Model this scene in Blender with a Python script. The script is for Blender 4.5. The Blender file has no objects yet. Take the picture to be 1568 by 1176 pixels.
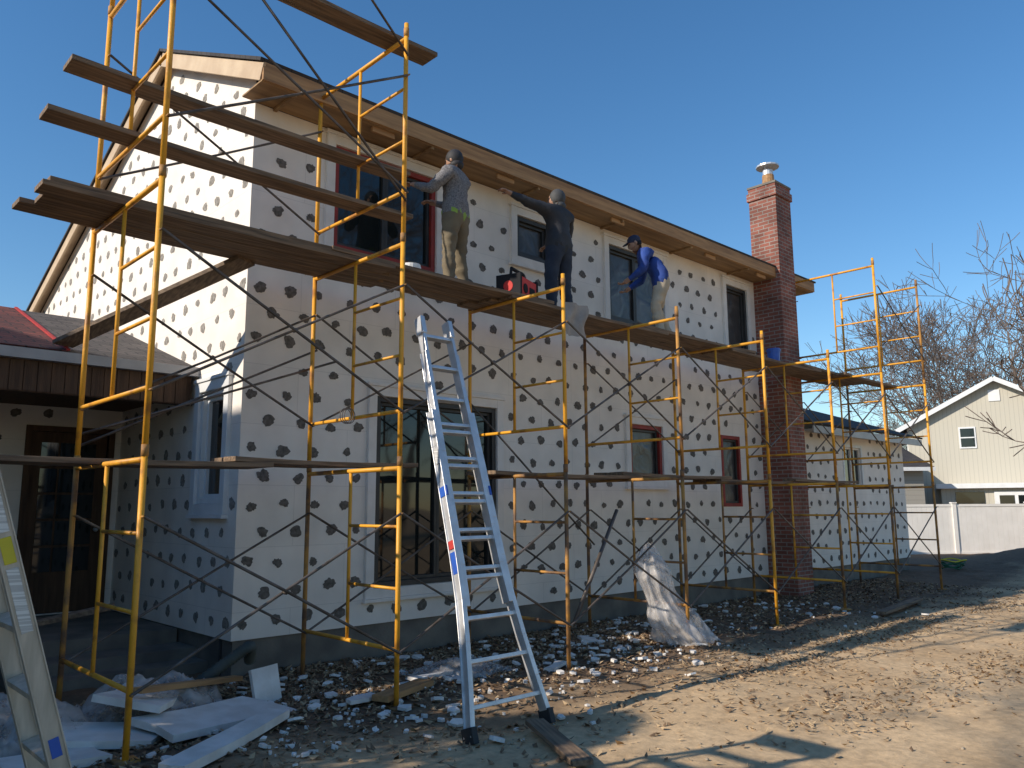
import bpy, bmesh, math, random
from mathutils import Vector, Matrix, noise
random.seed(7)
scene=bpy.context.scene
V=Vector
# ------------------------------------------------------------------ materials
def nodes(name):
    m=bpy.data.materials.new(name); m.use_nodes=True
    nt=m.node_tree; b=nt.nodes['Principled BSDF']
    return m,nt,b
def N(nt,t,**k):
    n=nt.nodes.new(t)
    for a,v in k.items(): setattr(n,a,v)
    return n
def pbr(name,c1,c2=None,rough=.7,scale=6,metal=0,bump=.2,bscale=40,stretch=(1,1,1),spec=.5,detail=6,lo=.35,hi=.65,bd=.01):
    m,nt,b=nodes(name)
    c2=c2 or tuple(x*.75 for x in c1)
    tc=N(nt,'ShaderNodeTexCoord'); mp=N(nt,'ShaderNodeMapping'); mp.inputs['Scale'].default_value=stretch
    nt.links.new(tc.outputs['Object'],mp.inputs['Vector'])
    n=N(nt,'ShaderNodeTexNoise'); n.inputs['Scale'].default_value=scale; n.inputs['Detail'].default_value=detail
    nt.links.new(mp.outputs[0],n.inputs['Vector'])
    r=N(nt,'ShaderNodeValToRGB'); r.color_ramp.elements[0].position=lo; r.color_ramp.elements[1].position=hi
    r.color_ramp.elements[0].color=(*c1,1); r.color_ramp.elements[1].color=(*c2,1)
    nt.links.new(n.outputs['Fac'],r.inputs['Fac']); nt.links.new(r.outputs[0],b.inputs['Base Color'])
    b.inputs['Roughness'].default_value=rough; b.inputs['Metallic'].default_value=metal
    b.inputs['Specular IOR Level'].default_value=spec
    if bump>0:
        n2=N(nt,'ShaderNodeTexNoise'); n2.inputs['Scale'].default_value=bscale; n2.inputs['Detail'].default_value=4
        nt.links.new(mp.outputs[0],n2.inputs['Vector'])
        bp=N(nt,'ShaderNodeBump'); bp.inputs['Strength'].default_value=bump; bp.inputs['Distance'].default_value=bd
        nt.links.new(n2.outputs['Fac'],bp.inputs['Height']); nt.links.new(bp.outputs[0],b.inputs['Normal'])
    return m
def brickmat(name,c1,c2,mortar,bw,rh,ms,bump=.5,rough=.85,mode='wall',dirt=.35,off=.5):
    m,nt,b=nodes(name)
    tc=N(nt,'ShaderNodeTexCoord'); sp=N(nt,'ShaderNodeSeparateXYZ'); cb=N(nt,'ShaderNodeCombineXYZ')
    nt.links.new(tc.outputs['Object'],sp.inputs[0])
    if mode=='wall':
        ad=N(nt,'ShaderNodeMath',operation='ADD'); nt.links.new(sp.outputs[0],ad.inputs[0]); nt.links.new(sp.outputs[1],ad.inputs[1])
        nt.links.new(ad.outputs[0],cb.inputs[0]); nt.links.new(sp.outputs[2],cb.inputs[1])
    else:
        nt.links.new(sp.outputs[0],cb.inputs[0]); nt.links.new(sp.outputs[1],cb.inputs[1])
    br=N(nt,'ShaderNodeTexBrick'); br.offset=off
    br.inputs['Scale'].default_value=1; br.inputs['Brick Width'].default_value=bw; br.inputs['Row Height'].default_value=rh
    br.inputs['Mortar Size'].default_value=ms; br.inputs['Mortar Smooth'].default_value=.3
    br.inputs['Color1'].default_value=(*c1,1); br.inputs['Color2'].default_value=(*c2,1); br.inputs['Mortar'].default_value=(*mortar,1)
    nt.links.new(cb.outputs[0],br.inputs['Vector'])
    n=N(nt,'ShaderNodeTexNoise'); n.inputs['Scale'].default_value=2.2; n.inputs['Detail'].default_value=8
    nt.links.new(tc.outputs['Object'],n.inputs['Vector'])
    mr=N(nt,'ShaderNodeMapRange'); mr.inputs[1].default_value=.3; mr.inputs[2].default_value=.7; mr.inputs[3].default_value=1-dirt; mr.inputs[4].default_value=1.05
    nt.links.new(n.outputs['Fac'],mr.inputs[0])
    mx=N(nt,'ShaderNodeMix',data_type='RGBA',blend_type='MULTIPLY'); mx.inputs[0].default_value=1
    nt.links.new(br.outputs['Color'],mx.inputs[6]); nt.links.new(mr.outputs[0],mx.inputs[7])
    nt.links.new(mx.outputs[2],b.inputs['Base Color'])
    b.inputs['Roughness'].default_value=rough
    n2=N(nt,'ShaderNodeTexNoise'); n2.inputs['Scale'].default_value=60; nt.links.new(tc.outputs['Object'],n2.inputs['Vector'])
    sb=N(nt,'ShaderNodeMath',operation='SUBTRACT'); nt.links.new(n2.outputs['Fac'],sb.inputs[0]); nt.links.new(br.outputs['Fac'],sb.inputs[1])
    bp=N(nt,'ShaderNodeBump'); bp.inputs['Strength'].default_value=bump; bp.inputs['Distance'].default_value=.008
    nt.links.new(sb.outputs[0],bp.inputs['Height']); nt.links.new(bp.outputs[0],b.inputs['Normal'])
    return m
M={}
M['foam']=brickmat('foam_board',(.90,.82,.73),(.875,.80,.71),(.76,.69,.61),1.22,.61,.004,bump=.09,dirt=.12)
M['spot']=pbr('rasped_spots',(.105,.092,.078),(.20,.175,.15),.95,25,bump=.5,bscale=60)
M['spot_sunlit']=pbr('rasped_spots_sunlit',(.20,.18,.155),(.34,.31,.27),.95,25,bump=.5,bscale=60)  # paler copy of the spots, sunlight on the gable put into the colour
M['brick']=brickmat('chimney_brick',(.36,.12,.08),(.23,.08,.055),(.34,.29,.25),.21,.072,.010,dirt=.5)
M['concrete']=pbr('foundation_concrete',(.22,.195,.16),(.13,.115,.10),.9,3,bscale=50)
M['wood']=pbr('weathered_plank_wood',(.27,.18,.11),(.11,.075,.05),.85,4,stretch=(.6,9,9),bscale=12,bump=.35)
M['woodY']=pbr('weathered_plank_wood_b',(.24,.17,.11),(.10,.07,.05),.85,4,stretch=(9,.6,9),bscale=12,bump=.35)
M['fascia']=pbr('new_pine_fascia',(.50,.28,.12),(.30,.16,.07),.75,3,stretch=(.5,6,6),bscale=14,bump=.2)
M['soffit']=pbr('plywood_soffit',(.40,.25,.12),(.25,.15,.075),.8,2.5,stretch=(.4,5,5),bscale=14)
M['rake']=pbr('rake_board',(.62,.47,.31),(.50,.36,.23),.7,3,bscale=20)
M['brown']=pbr('brown_siding',(.12,.065,.035),(.065,.035,.02),.8,3,stretch=(8,8,.7),bscale=20,bump=.4)
M['shingle']=brickmat('asphalt_shingles',(.07,.06,.055),(.045,.04,.04),(.02,.02,.02),.3,.13,.006,mode='roof')
M['shgrey']=brickmat('weathered_shingles',(.12,.10,.09),(.07,.06,.055),(.025,.025,.025),.3,.14,.010,mode='roof',bump=1)
M['shred']=brickmat('red_shingles',(.22,.05,.035),(.10,.032,.026),(.03,.015,.012),.3,.14,.012,mode='roof',bump=1)
M['redline']=pbr('red_roof_edge',(.45,.03,.025),bump=0)
M['white']=pbr('white_trim_paint',(.78,.78,.77),(.70,.70,.69),.5,4,bump=.05)
M['trimfoam']=pbr('foam_window_trim',(.86,.80,.73),(.78,.72,.65),.8,6,bump=.1)
M['gutter']=pbr('grey_gutter',(.42,.42,.42),(.33,.33,.34),.45,4,bump=.05)
M['red']=pbr('red_window_flashing',(.36,.035,.025),(.24,.03,.022),.6,5,bump=.1)
M['darkframe']=pbr('dark_sash',(.05,.045,.04),(.03,.03,.03),.5,5,bump=.05)
M['yellow']=pbr('yellow_scaffold_paint',(.82,.38,.03),(.42,.17,.03),.5,5,bump=.25,bscale=60,lo=.54,hi=.68)
M['rust']=pbr('rusted_scaffold_steel',(.50,.24,.05),(.15,.085,.05),.7,5,bump=.3,bscale=60,lo=.42,hi=.62)
M['brace']=pbr('galvanised_brace',(.17,.14,.12),(.08,.06,.045),.55,7,metal=.3,bump=.2,bscale=60)
M['alu']=pbr('aluminium',(.78,.77,.76),(.62,.61,.60),.4,8,metal=.6,bump=.05)
M['tan']=pbr('weathered_aluminium_rail',(.60,.52,.42),(.45,.39,.31),.5,8,metal=.2,bump=.05,stretch=(3,3,.5))
M['rubber']=pbr('black_rubber',(.03,.03,.03),bump=.1)
M['blue']=pbr('blue_plastic',(.03,.12,.5),(.03,.09,.4),.4,bump=0)
M['sred']=pbr('red_plastic',(.62,.04,.03),bump=0)
M['syel']=pbr('yellow_sticker',(.75,.6,.04),(.6,.5,.04),bump=0)
M['swht']=pbr('white_sticker',(.72,.70,.66),(.50,.48,.45),.5,1,bump=0,stretch=(2,2,120),lo=.45,hi=.5)
M['chip']=pbr('foam_scrap',(.80,.77,.73),(.66,.62,.57),.9,6,bump=.3)
M['black']=pbr('black_plastic',(.025,.025,.028),bump=.1,rough=.85,spec=.2)
def glass(name,c,rough=.04,wr=.0,spec=.6):
    m,nt,b=nodes(name)
    b.inputs['Base Color'].default_value=(*c,1); b.inputs['Roughness'].default_value=rough
    b.inputs['Specular IOR Level'].default_value=spec
    tc=N(nt,'ShaderNodeTexCoord'); n=N(nt,'ShaderNodeTexNoise'); n.inputs['Scale'].default_value=1.2 if wr==0 else 3.2; n.inputs['Detail'].default_value=2 if wr==0 else 3
    if wr: n.inputs['Distortion'].default_value=.8
    nt.links.new(tc.outputs['Object'],n.inputs['Vector'])
    bp=N(nt,'ShaderNodeBump'); bp.inputs['Strength'].default_value=.05+wr; bp.inputs['Distance'].default_value=.05
    nt.links.new(n.outputs['Fac'],bp.inputs['Height']); nt.links.new(bp.outputs[0],b.inputs['Normal'])
    if wr:
        r=N(nt,'ShaderNodeValToRGB'); r.color_ramp.elements[0].position=.45; r.color_ramp.elements[1].position=.85
        r.color_ramp.elements[0].color=(*c,1); r.color_ramp.elements[1].color=(.15,.135,.125,1)
        nt.links.new(n.outputs['Fac'],r.inputs['Fac']); nt.links.new(r.outputs[0],b.inputs['Base Color'])
    return m
M['glass']=glass('dark_window_glass',(.012,.016,.016))
M['film']=glass('plastic_covered_glass',(.05,.046,.044),.28,.4,.5)
m,nt,b=nodes('clear_plastic_film'); b.inputs['Base Color'].default_value=(.78,.73,.69,1); b.inputs['Roughness'].default_value=.32; b.inputs['Specular IOR Level'].default_value=.35
tc=N(nt,'ShaderNodeTexCoord'); n=N(nt,'ShaderNodeTexNoise'); n.inputs['Scale'].default_value=5; n.inputs['Detail'].default_value=3; n.inputs['Distortion'].default_value=1.2; nt.links.new(tc.outputs['Object'],n.inputs['Vector'])
bp=N(nt,'ShaderNodeBump'); bp.inputs['Strength'].default_value=.5; bp.inputs['Distance'].default_value=.04; nt.links.new(n.outputs['Fac'],bp.inputs['Height']); nt.links.new(bp.outputs[0],b.inputs['Normal'])
mr=N(nt,'ShaderNodeMapRange'); mr.inputs[1].default_value=.35; mr.inputs[2].default_value=.7; mr.inputs[3].default_value=.2; mr.inputs[4].default_value=.52; nt.links.new(n.outputs['Fac'],mr.inputs[0]); nt.links.new(mr.outputs[0],b.inputs['Alpha'])
M['film2']=m
def siding(name,c,horizontal=False,sc=20):
    m,nt,b=nodes(name)
    tc=N(nt,'ShaderNodeTexCoord'); w=N(nt,'ShaderNodeTexWave',wave_type='BANDS',bands_direction='Z' if horizontal else 'X',wave_profile='SAW'); w.inputs['Scale'].default_value=sc/20*1.6; w.inputs['Distortion'].default_value=0
    nt.links.new(tc.outputs['Object'],w.inputs['Vector'])
    r=N(nt,'ShaderNodeValToRGB'); r.color_ramp.elements[0].position=0; r.color_ramp.elements[1].position=.12
    r.color_ramp.elements[0].color=(*[x*.62 for x in c],1); r.color_ramp.elements[1].color=(*c,1)
    nt.links.new(w.outputs['Fac'],r.inputs['Fac']); nt.links.new(r.outputs[0],b.inputs['Base Color']); b.inputs['Roughness'].default_value=.6
    return m
M['siding']=siding('beige_siding',(.52,.48,.39))
M['siding2']=siding('grey_siding',(.36,.33,.28),True)
M['bark']=pbr('tree_bark',(.17,.13,.10),(.10,.08,.065),.9,8,stretch=(3,3,.6),bump=.6)
M['bark2']=pbr('far_tree_bark',(.20,.15,.12),(.13,.10,.08),.9,8,bump=0)
M['needles']=pbr('evergreen_foliage',(.05,.09,.03),(.025,.05,.02),.8,2,bump=0)
M['leaf']=pbr('dry_leaves',(.28,.175,.095),(.13,.08,.045),.85,9,bump=0)
M['leaf2']=pbr('pale_dry_leaves',(.50,.36,.21),(.32,.22,.12),.85,9,bump=0)
# ground
m,nt,b=nodes('dirt_ground')
tc=N(nt,'ShaderNodeTexCoord'); sp=N(nt,'ShaderNodeSeparateXYZ'); nt.links.new(tc.outputs['Object'],sp.inputs[0])
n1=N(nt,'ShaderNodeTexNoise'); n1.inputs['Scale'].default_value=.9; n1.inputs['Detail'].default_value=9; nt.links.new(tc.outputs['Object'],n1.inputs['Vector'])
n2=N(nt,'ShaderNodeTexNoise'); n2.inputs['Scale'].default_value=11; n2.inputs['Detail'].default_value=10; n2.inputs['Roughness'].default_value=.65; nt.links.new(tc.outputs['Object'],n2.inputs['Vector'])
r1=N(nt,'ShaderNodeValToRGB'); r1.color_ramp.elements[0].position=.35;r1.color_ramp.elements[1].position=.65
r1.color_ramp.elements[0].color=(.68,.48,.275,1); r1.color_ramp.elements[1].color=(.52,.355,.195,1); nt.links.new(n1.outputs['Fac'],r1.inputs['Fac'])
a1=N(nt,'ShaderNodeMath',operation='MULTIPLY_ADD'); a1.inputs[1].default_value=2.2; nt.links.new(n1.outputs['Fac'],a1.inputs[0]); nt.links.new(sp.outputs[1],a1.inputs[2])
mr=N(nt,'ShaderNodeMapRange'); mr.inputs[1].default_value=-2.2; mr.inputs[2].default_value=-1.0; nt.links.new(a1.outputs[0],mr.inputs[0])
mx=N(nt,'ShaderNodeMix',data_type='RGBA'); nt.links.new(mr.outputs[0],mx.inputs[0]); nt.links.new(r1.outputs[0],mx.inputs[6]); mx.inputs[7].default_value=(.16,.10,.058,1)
r2=N(nt,'ShaderNodeMapRange'); r2.inputs[1].default_value=.3; r2.inputs[2].default_value=.7; r2.inputs[3].default_value=.68; r2.inputs[4].default_value=1.15; nt.links.new(n2.outputs['Fac'],r2.inputs[0])
mm=N(nt,'ShaderNodeMix',data_type='RGBA',blend_type='MULTIPLY'); mm.inputs[0].default_value=1; nt.links.new(mx.outputs[2],mm.inputs[6]); nt.links.new(r2.outputs[0],mm.inputs[7])
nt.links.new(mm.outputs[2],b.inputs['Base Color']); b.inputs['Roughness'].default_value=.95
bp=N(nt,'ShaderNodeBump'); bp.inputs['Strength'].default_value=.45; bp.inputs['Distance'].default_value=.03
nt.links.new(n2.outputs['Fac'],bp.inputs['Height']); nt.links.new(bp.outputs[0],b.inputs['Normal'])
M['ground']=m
# ------------------------------------------------------------------ mesh builder
class MB:
    def __init__(s): s.v=[];s.f=[];s.m=[]
    def add(s,vs,fs,mi=0):
        o=len(s.v); s.v+= [tuple(v) for v in vs]
        for f in fs: s.f.append(tuple(i+o for i in f)); s.m.append(mi)
    def obox(s,c,ax,ay,az,mi=0):
        c=V(c);ax=V(ax);ay=V(ay);az=V(az)
        vs=[c+i*ax+j*ay+k*az for k in(-1,1) for j in(-1,1) for i in(-1,1)]
        s.add(vs,[(0,2,3,1),(4,5,7,6),(0,1,5,4),(2,6,7,3),(0,4,6,2),(1,3,7,5)],mi)
    def box(s,x0,x1,y0,y1,z0,z1,mi=0):
        s.obox(((x0+x1)/2,(y0+y1)/2,(z0+z1)/2),((x1-x0)/2,0,0),(0,(y1-y0)/2,0),(0,0,(z1-z0)/2),mi)
    def beam(s,p1,p2,w,h,mi=0,up=(0,0,1)):
        p1=V(p1);p2=V(p2);d=(p2-p1); L=d.length; d.normalize(); up=V(up)
        sd=d.cross(up)
        if sd.length<1e-4: sd=d.cross(V((0,1,0)))
        sd.normalize(); u=sd.cross(d)
        s.obox((p1+p2)/2,d*L/2,sd*w/2,u*h/2,mi)
    def tube(s,p1,p2,r1,r2=None,n=8,mi=0,cap=True):
        r2=r1 if r2 is None else r2
        p1=V(p1);p2=V(p2);d=(p2-p1).normalized()
        a=d.orthogonal().normalized(); b=d.cross(a)
        vs=[]
        for p,r in((p1,r1),(p2,r2)):
            for i in range(n):
                t=2*math.pi*i/n; vs.append(p+a*math.cos(t)*r+b*math.sin(t)*r)
        fs=[(i,(i+1)%n,n+(i+1)%n,n+i) for i in range(n)]
        if cap: fs+= [tuple(range(n))[::-1],tuple(range(n,2*n))]
        s.add(vs,fs,mi)
    def path(s,pts,rs,n=6,mi=0):
        pts=[V(p) for p in pts]; vs=[]
        a=None
        for i,p in enumerate(pts):
            d=(pts[min(i+1,len(pts)-1)]-pts[max(i-1,0)]).normalized()
            if a is None: a=d.orthogonal().normalized()
            else:
                a=(a-d*a.dot(d)).normalized()
            b=d.cross(a)
            for k in range(n):
                t=2*math.pi*k/n; vs.append(p+(a*math.cos(t)+b*math.sin(t))*rs[i])
        fs=[]
        for i in range(len(pts)-1):
            for k in range(n):
                fs.append((i*n+k,i*n+(k+1)%n,(i+1)*n+(k+1)%n,(i+1)*n+k))
        s.add(vs,fs,mi)
    def ell(s,c,r,mi=0,n=12,mtx=None):
        c=V(c); vs=[];fs=[]
        for i in range(n//2+1):
            ph=math.pi*i/(n//2)
            for k in range(n):
                t=2*math.pi*k/n
                p=V((r[0]*math.sin(ph)*math.cos(t),r[1]*math.sin(ph)*math.sin(t),r[2]*math.cos(ph)))
                if mtx: p=mtx@p
                vs.append(c+p)
        for i in range(n//2):
            for k in range(n): fs.append((i*n+k,i*n+(k+1)%n,(i+1)*n+(k+1)%n,(i+1)*n+k))
        s.add(vs,fs,mi)
    def obj(s,name,mats,parent=None,smooth=False,bevel=0):
        me=bpy.data.meshes.new(name); me.from_pydata(s.v,[],s.f)
        for mt in mats: me.materials.append(M[mt] if isinstance(mt,str) else mt)
        me.polygons.foreach_set('material_index',s.m)
        if smooth: me.polygons.foreach_set('use_smooth',[True]*len(s.f))
        me.update()
        o=bpy.data.objects.new(name,me); scene.collection.objects.link(o)
        if parent: o.parent=parent
        if bevel:
            b=o.modifiers.new('Bevel','BEVEL'); b.width=bevel; b.segments=2; b.limit_method='ANGLE'
        return o
def empty(name,loc=(0,0,0),rot=0):
    e=bpy.data.objects.new(name,None); scene.collection.objects.link(e); e.location=loc; e.rotation_euler[2]=rot; e.empty_display_size=.3
    return e
# ------------------------------------------------------------------ camera
CAM=V((-3.48,-7.53,1.6))
F=V((.691,.723,0)).normalized(); R=V((F.y,-F.x,0))
cam=bpy.data.cameras.new('camera'); co=bpy.data.objects.new('camera',cam); scene.collection.objects.link(co); scene.camera=co
cam.sensor_width=36; cam.lens=36*1220/1568; cam.clip_end=4000; cam.clip_start=.05
P=math.radians(8.76); fw=F*math.cos(P)+V((0,0,math.sin(P)))
q=fw.to_track_quat('-Z','Y'); co.location=CAM
co.rotation_euler=(q.to_matrix().to_4x4()@Matrix.Rotation(math.radians(-.35),4,'Z')).to_euler()
# ------------------------------------------------------------------ light
L=V((1.7,-.43,-1)).normalized()
s=bpy.data.lights.new('sun','SUN'); s.energy=5; s.angle=math.radians(.5); s.color=(1,.91,.79)
so=bpy.data.objects.new('sun',s); scene.collection.objects.link(so); so.rotation_euler=L.to_track_quat('-Z','Y').to_euler(); so.location=(-10,10,30)
w=bpy.data.worlds.new('World'); scene.world=w; w.use_nodes=True; nt=w.node_tree
sk=N(nt,'ShaderNodeTexSky',sky_type='NISHITA'); sk.sun_disc=False
sk.sun_elevation=math.asin(-L.z); sk.sun_rotation=math.atan2(-L.x,-L.y); sk.ozone_density=3.8; sk.air_density=1.15; sk.dust_density=.1
hs=N(nt,'ShaderNodeHueSaturation'); hs.inputs['Saturation'].default_value=1.2
nt.links.new(sk.outputs[0],hs.inputs['Color']); nt.links.new(hs.outputs[0],nt.nodes['Background'].inputs[0]); nt.nodes['Background'].inputs[1].default_value=.15
scene.view_settings.view_transform='Standard'; scene.view_settings.look='None'; scene.view_settings.exposure=0
# ------------------------------------------------------------------ ground
def gh(x,y):
    h=.0
    if -12<x<60 and -20<y<12:
        h=.04*noise.noise(V((x*.7,y*.7,0)))+.02*noise.noise(V((x*2.7,y*2.7,3)))
        h+=.65*math.exp(-((x-22)/4.5)**2-((y+2.6)/2.2)**2)
        if y>-2.4: h+= .03*noise.noise(V((x*5,y*5,7)))
        else: h+=.012*noise.noise(V((x*4,y*9,7)))
    return h
def coords(a,b,st,far):
    c=[a+i*st for i in range(int((b-a)/st)+1)]
    g=st; lo=[];x=a
    while x>-far: g*=1.35; x-=g; lo.append(x)
    hi=[];x=c[-1];g=st
    while x<far: g*=1.35; x+=g; hi.append(x)
    return lo[::-1]+c+hi
xs=coords(-5,18,.11,1600); ys=coords(-9,1,.11,1600)
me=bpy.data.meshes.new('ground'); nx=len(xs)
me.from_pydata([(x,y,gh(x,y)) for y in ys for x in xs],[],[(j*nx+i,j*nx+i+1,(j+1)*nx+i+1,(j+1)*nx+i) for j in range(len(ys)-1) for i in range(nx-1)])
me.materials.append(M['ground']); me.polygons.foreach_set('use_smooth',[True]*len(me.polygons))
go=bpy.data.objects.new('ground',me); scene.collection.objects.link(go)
# ------------------------------------------------------------------ HOUSE
house=empty('two_storey_house')
def wallgrid(mb,Pf,a0,a1,z0,z1,holes,mi=0,rev=.10,rmi=0):
    A=sorted({a0,a1}|{h[0] for h in holes}|{h[1] for h in holes}); Z=sorted({z0,z1}|{h[2] for h in holes}|{h[3] for h in holes})
    for i in range(len(A)-1):
        for j in range(len(Z)-1):
            ca=(A[i]+A[i+1])/2; cz=(Z[j]+Z[j+1])/2
            if any(h[0]<ca<h[1] and h[2]<cz<h[3] for h in holes): continue
            mb.add([Pf(A[i],Z[j],0),Pf(A[i+1],Z[j],0),Pf(A[i+1],Z[j+1],0),Pf(A[i],Z[j+1],0)],[(0,1,2,3)],mi)
    for h in holes:
        c=[(h[0],h[2]),(h[1],h[2]),(h[1],h[3]),(h[0],h[3])]
        for k in range(4):
            p,qq=c[k],c[(k+1)%4]
            mb.add([Pf(*p,0),Pf(*qq,0),Pf(*qq,rev),Pf(*p,rev)],[(0,1,2,3)],rmi)
def pbox(mb,Pf,a0,a1,z0,z1,d0,d1,mi=0):
    vs=[Pf(a,z,d) for d in(d0,d1) for z in(z0,z1) for a in(a0,a1)]
    mb.add(vs,[(0,2,3,1),(4,5,7,6),(0,1,5,4),(2,6,7,3),(0,4,6,2),(1,3,7,5)],mi)
LW=lambda a,z,d:(a,d,z)
GW=lambda a,z,d:(d,a,z)
PW=lambda a,z,d:(a,3.5+d,z)
longwin=[(.96,2.40,4.45,5.66,'red','glass',True,1),(3.80,4.46,4.98,5.56,'darkframe','film',True,0),(5.76,7.17,4.40,5.60,'darkframe','film',True,1),
 (9.10,9.82,4.28,5.60,'darkframe','film',True,0),(1.58,3.41,.73,2.85,'darkframe','glass',True,1),(6.17,6.99,2.0,2.84,'red','film',True,0),(8.74,9.36,1.58,2.82,'red','film',False,0)]
wingwin=[(13.55,14.55,1.95,2.9,'white','glass',False,1)]
def window(Pf,wn,name,tm='trimfoam'):
    a0,a1,z0,z1,fr,pane,trim,mull=wn
    mb=MB(); mats=[fr,pane,tm,'darkframe']
    fwid=.06
    pbox(mb,Pf,a0,a0+fwid,z0,z1,-.012,.09,0); pbox(mb,Pf,a1-fwid,a1,z0,z1,-.012,.09,0)
    pbox(mb,Pf,a0+fwid,a1-fwid,z1-fwid,z1,-.010,.09,0); pbox(mb,Pf,a0+fwid,a1-fwid,z0,z0+fwid,-.010,.09,0)
    b0,b1,c0,c1=a0+fwid,a1-fwid,z0+fwid,z1-fwid
    sashm=3 if fr!='white' else 2
    k=mull+1; step=(b1-b0)/k
    for i in range(k):
        x0=b0+i*step; x1=x0+step
        pbox(mb,Pf,x0,x0+.04,c0,c1,.03,.085,sashm); pbox(mb,Pf,x1-.04,x1,c0,c1,.031,.085,sashm)
        pbox(mb,Pf,x0+.04,x1-.04,c0,c0+.04,.032,.085,sashm); pbox(mb,Pf,x0+.04,x1-.04,c1-.04,c1,.032,.085,sashm)
    mb.add([Pf(b0,c0,.07),Pf(b1,c0,.07),Pf(b1,c1,.07),Pf(b0,c1,.07)],[(0,1,2,3)],1)
    if trim:
        t=.11
        pbox(mb,Pf,a0-t,a0-.003,z0-t,z1+t,-.045,.002,2); pbox(mb,Pf,a1+.003,a1+t,z0-t,z1+t,-.045,.002,2)
        pbox(mb,Pf,a0-.003,a1+.003,z1+.003,z1+t,-.043,.002,2); pbox(mb,Pf,a0-.003,a1+.003,z0-t,z0-.003,-.043,.002,2)
        pbox(mb,Pf,a0-t-.02,a1+t+.02,z1+t+.001,z1+t+.04,-.06,.002,2)
        pbox(mb,Pf,a0-t-.02,a1+t+.02,z0-t-.04,z0-t-.001,-.065,.002,2)
    mb.obj(name,mats,house,bevel=.004)
mb=MB()
HZ=lambda l:[h[:4] for h in l]
wallgrid(mb,LW,0,11.5,.35,5.83,HZ(longwin))
gwin=[(.33,.95,1.65,2.83,'white','glass',True,0)]
wallgrid(mb,GW,0,9,.35,4.6,HZ(gwin))
mb.add([(0,0,4.6),(0,9,4.6),(0,9,4.75),(0,2.45,7.32),(0,0,6.1),(0,0,5.83)],[(0,1,2,3,4,5)])
mb.add([(11.5,0,.35),(11.5,9,.35),(11.5,9,4.75),(11.5,2.45,7.32),(11.5,0,6.1)],[(0,1,2,3,4)])
mb.add([(0,9,0),(11.5,9,0),(11.5,9,4.75),(0,9,4.75)],[(0,1,2,3)])
wallgrid(mb,LW,11.502,16.9,.35,3.15,HZ(wingwin))
mb.add([(16.9,0,.35),(16.9,6,.35),(16.9,6,3.15),(16.9,3,4.2),(16.9,0,3.15)],[(0,1,2,3,4)])
door=(-1.02,-.15,.36,2.55)
wallgrid(mb,PW,-6,-.002,.35,3.1,[door])
mb.add([(-6,3.5,.35),(-6,8,.35),(-6,8,3.1),(-6,4.6,4.2),(-6,3.5,3.8)],[(0,1,2,3,4)])
mb.obj('foam_board_walls',['foam'],house)
for i,wn in enumerate(longwin): window(LW,wn,'window_%d'%i)
for i,wn in enumerate(wingwin): window(LW,wn,'wing_window')
window(GW,gwin[0],'gable_window','white')
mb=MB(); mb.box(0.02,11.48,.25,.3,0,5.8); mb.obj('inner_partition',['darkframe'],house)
mb=MB(); mb.box(.03,16.87,.03,6,-.3,.349); mb.box(.03,11.4,.031,8.9,-.3,.348); mb.box(-6,-.001,1.3,8,-.3,.34); mb.box(-5.98,-.01,3.52,7.9,-.3,.347)
for k,(x0,x1) in enumerate([(-1.6,0.028),(-1.5,.027)]): mb.box(x0,x1,.85-.3*k+.0,1.299-.3*k,-.3,.2-.1*k)
mb.obj('foundation',['concrete'],house)
def blob(mb,Pf,a,z,rx,rz,d,mi=0):
    n=22; vs=[]; ph=random.random()*6
    for i in range(n):
        t=2*math.pi*i/n; r=1+random.uniform(-.15,.17)+.09*math.sin(2*t+ph)+.07*math.sin(3*t+ph*2)
        vs.append(Pf(a+rx*r*math.cos(t),z+rz*r*math.sin(t),d))
    vs.append(Pf(a,z,d-.003))
    mb.add(vs,[(i,(i+1)%n,n) for i in range(n)],mi)
def spots(Pf,a0,a1,z0,z1,holes,test=lambda a,z:True,mi=0,prob=.97):
    r=0; z=z0+.13
    while z<z1-.06:
        a=a0+.12+(.18 if r%2 else 0)
        while a<a1-.08:
            aa=a+random.uniform(-.035,.035); zz=z+random.uniform(-.025,.025)
            if random.random()<prob and test(aa,zz) and not any(h[0]-.2<aa<h[1]+.2 and h[2]-.2<zz<h[3]+.2 for h in holes):
                k=random.uniform(.75,1.12)
                blob(sm,Pf,aa,zz,.062*k,.055*k,-.004,mi)
                if random.random()<.08: blob(sm,Pf,aa+random.uniform(-.07,.07),zz+random.uniform(-.04,.04),.028,.022,-.0055,mi)
            a+=.36
        z+=.28; r+=1
sm=MB()
spots(LW,0,11.5,.38,5.75,HZ(longwin),mi=0)
spots(LW,11.5,16.9,.38,3.1,HZ(wingwin),mi=0)
def gt(a,z):
    top=6.1+a*.5 if a<2.45 else 7.32-(a-2.45)*.392
    if z>top-.12: return False
    if z<4.35 and a>1.0 and z>3.0+.33*(a-1.15): return True
    if a>3.45 and z<4.3: return False
    return True
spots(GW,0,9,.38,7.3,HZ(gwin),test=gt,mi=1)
spots(PW,-6,-.05,.38,2.9,[door],mi=0)
sm.obj('rasped_fastener_spots',['spot','spot_sunlit'],house)
def slab(mb,quad,th,mi=0):
    a=[V(p) for p in quad]; n=(a[1]-a[0]).cross(a[3]-a[0]).normalized()
    if n.z<0:n=-n
    b=[p-n*th for p in a]
    mb.add(a+b,[(0,1,2,3),(7,6,5,4),(0,4,5,1),(1,5,6,2),(2,6,7,3),(3,7,4,0)],mi)
mb=MB()
slab(mb,[(-.19,-.49,6.06),(11.78,-.49,6.06),(11.78,2.45,7.47),(-.19,2.45,7.47)],.035)
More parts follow.
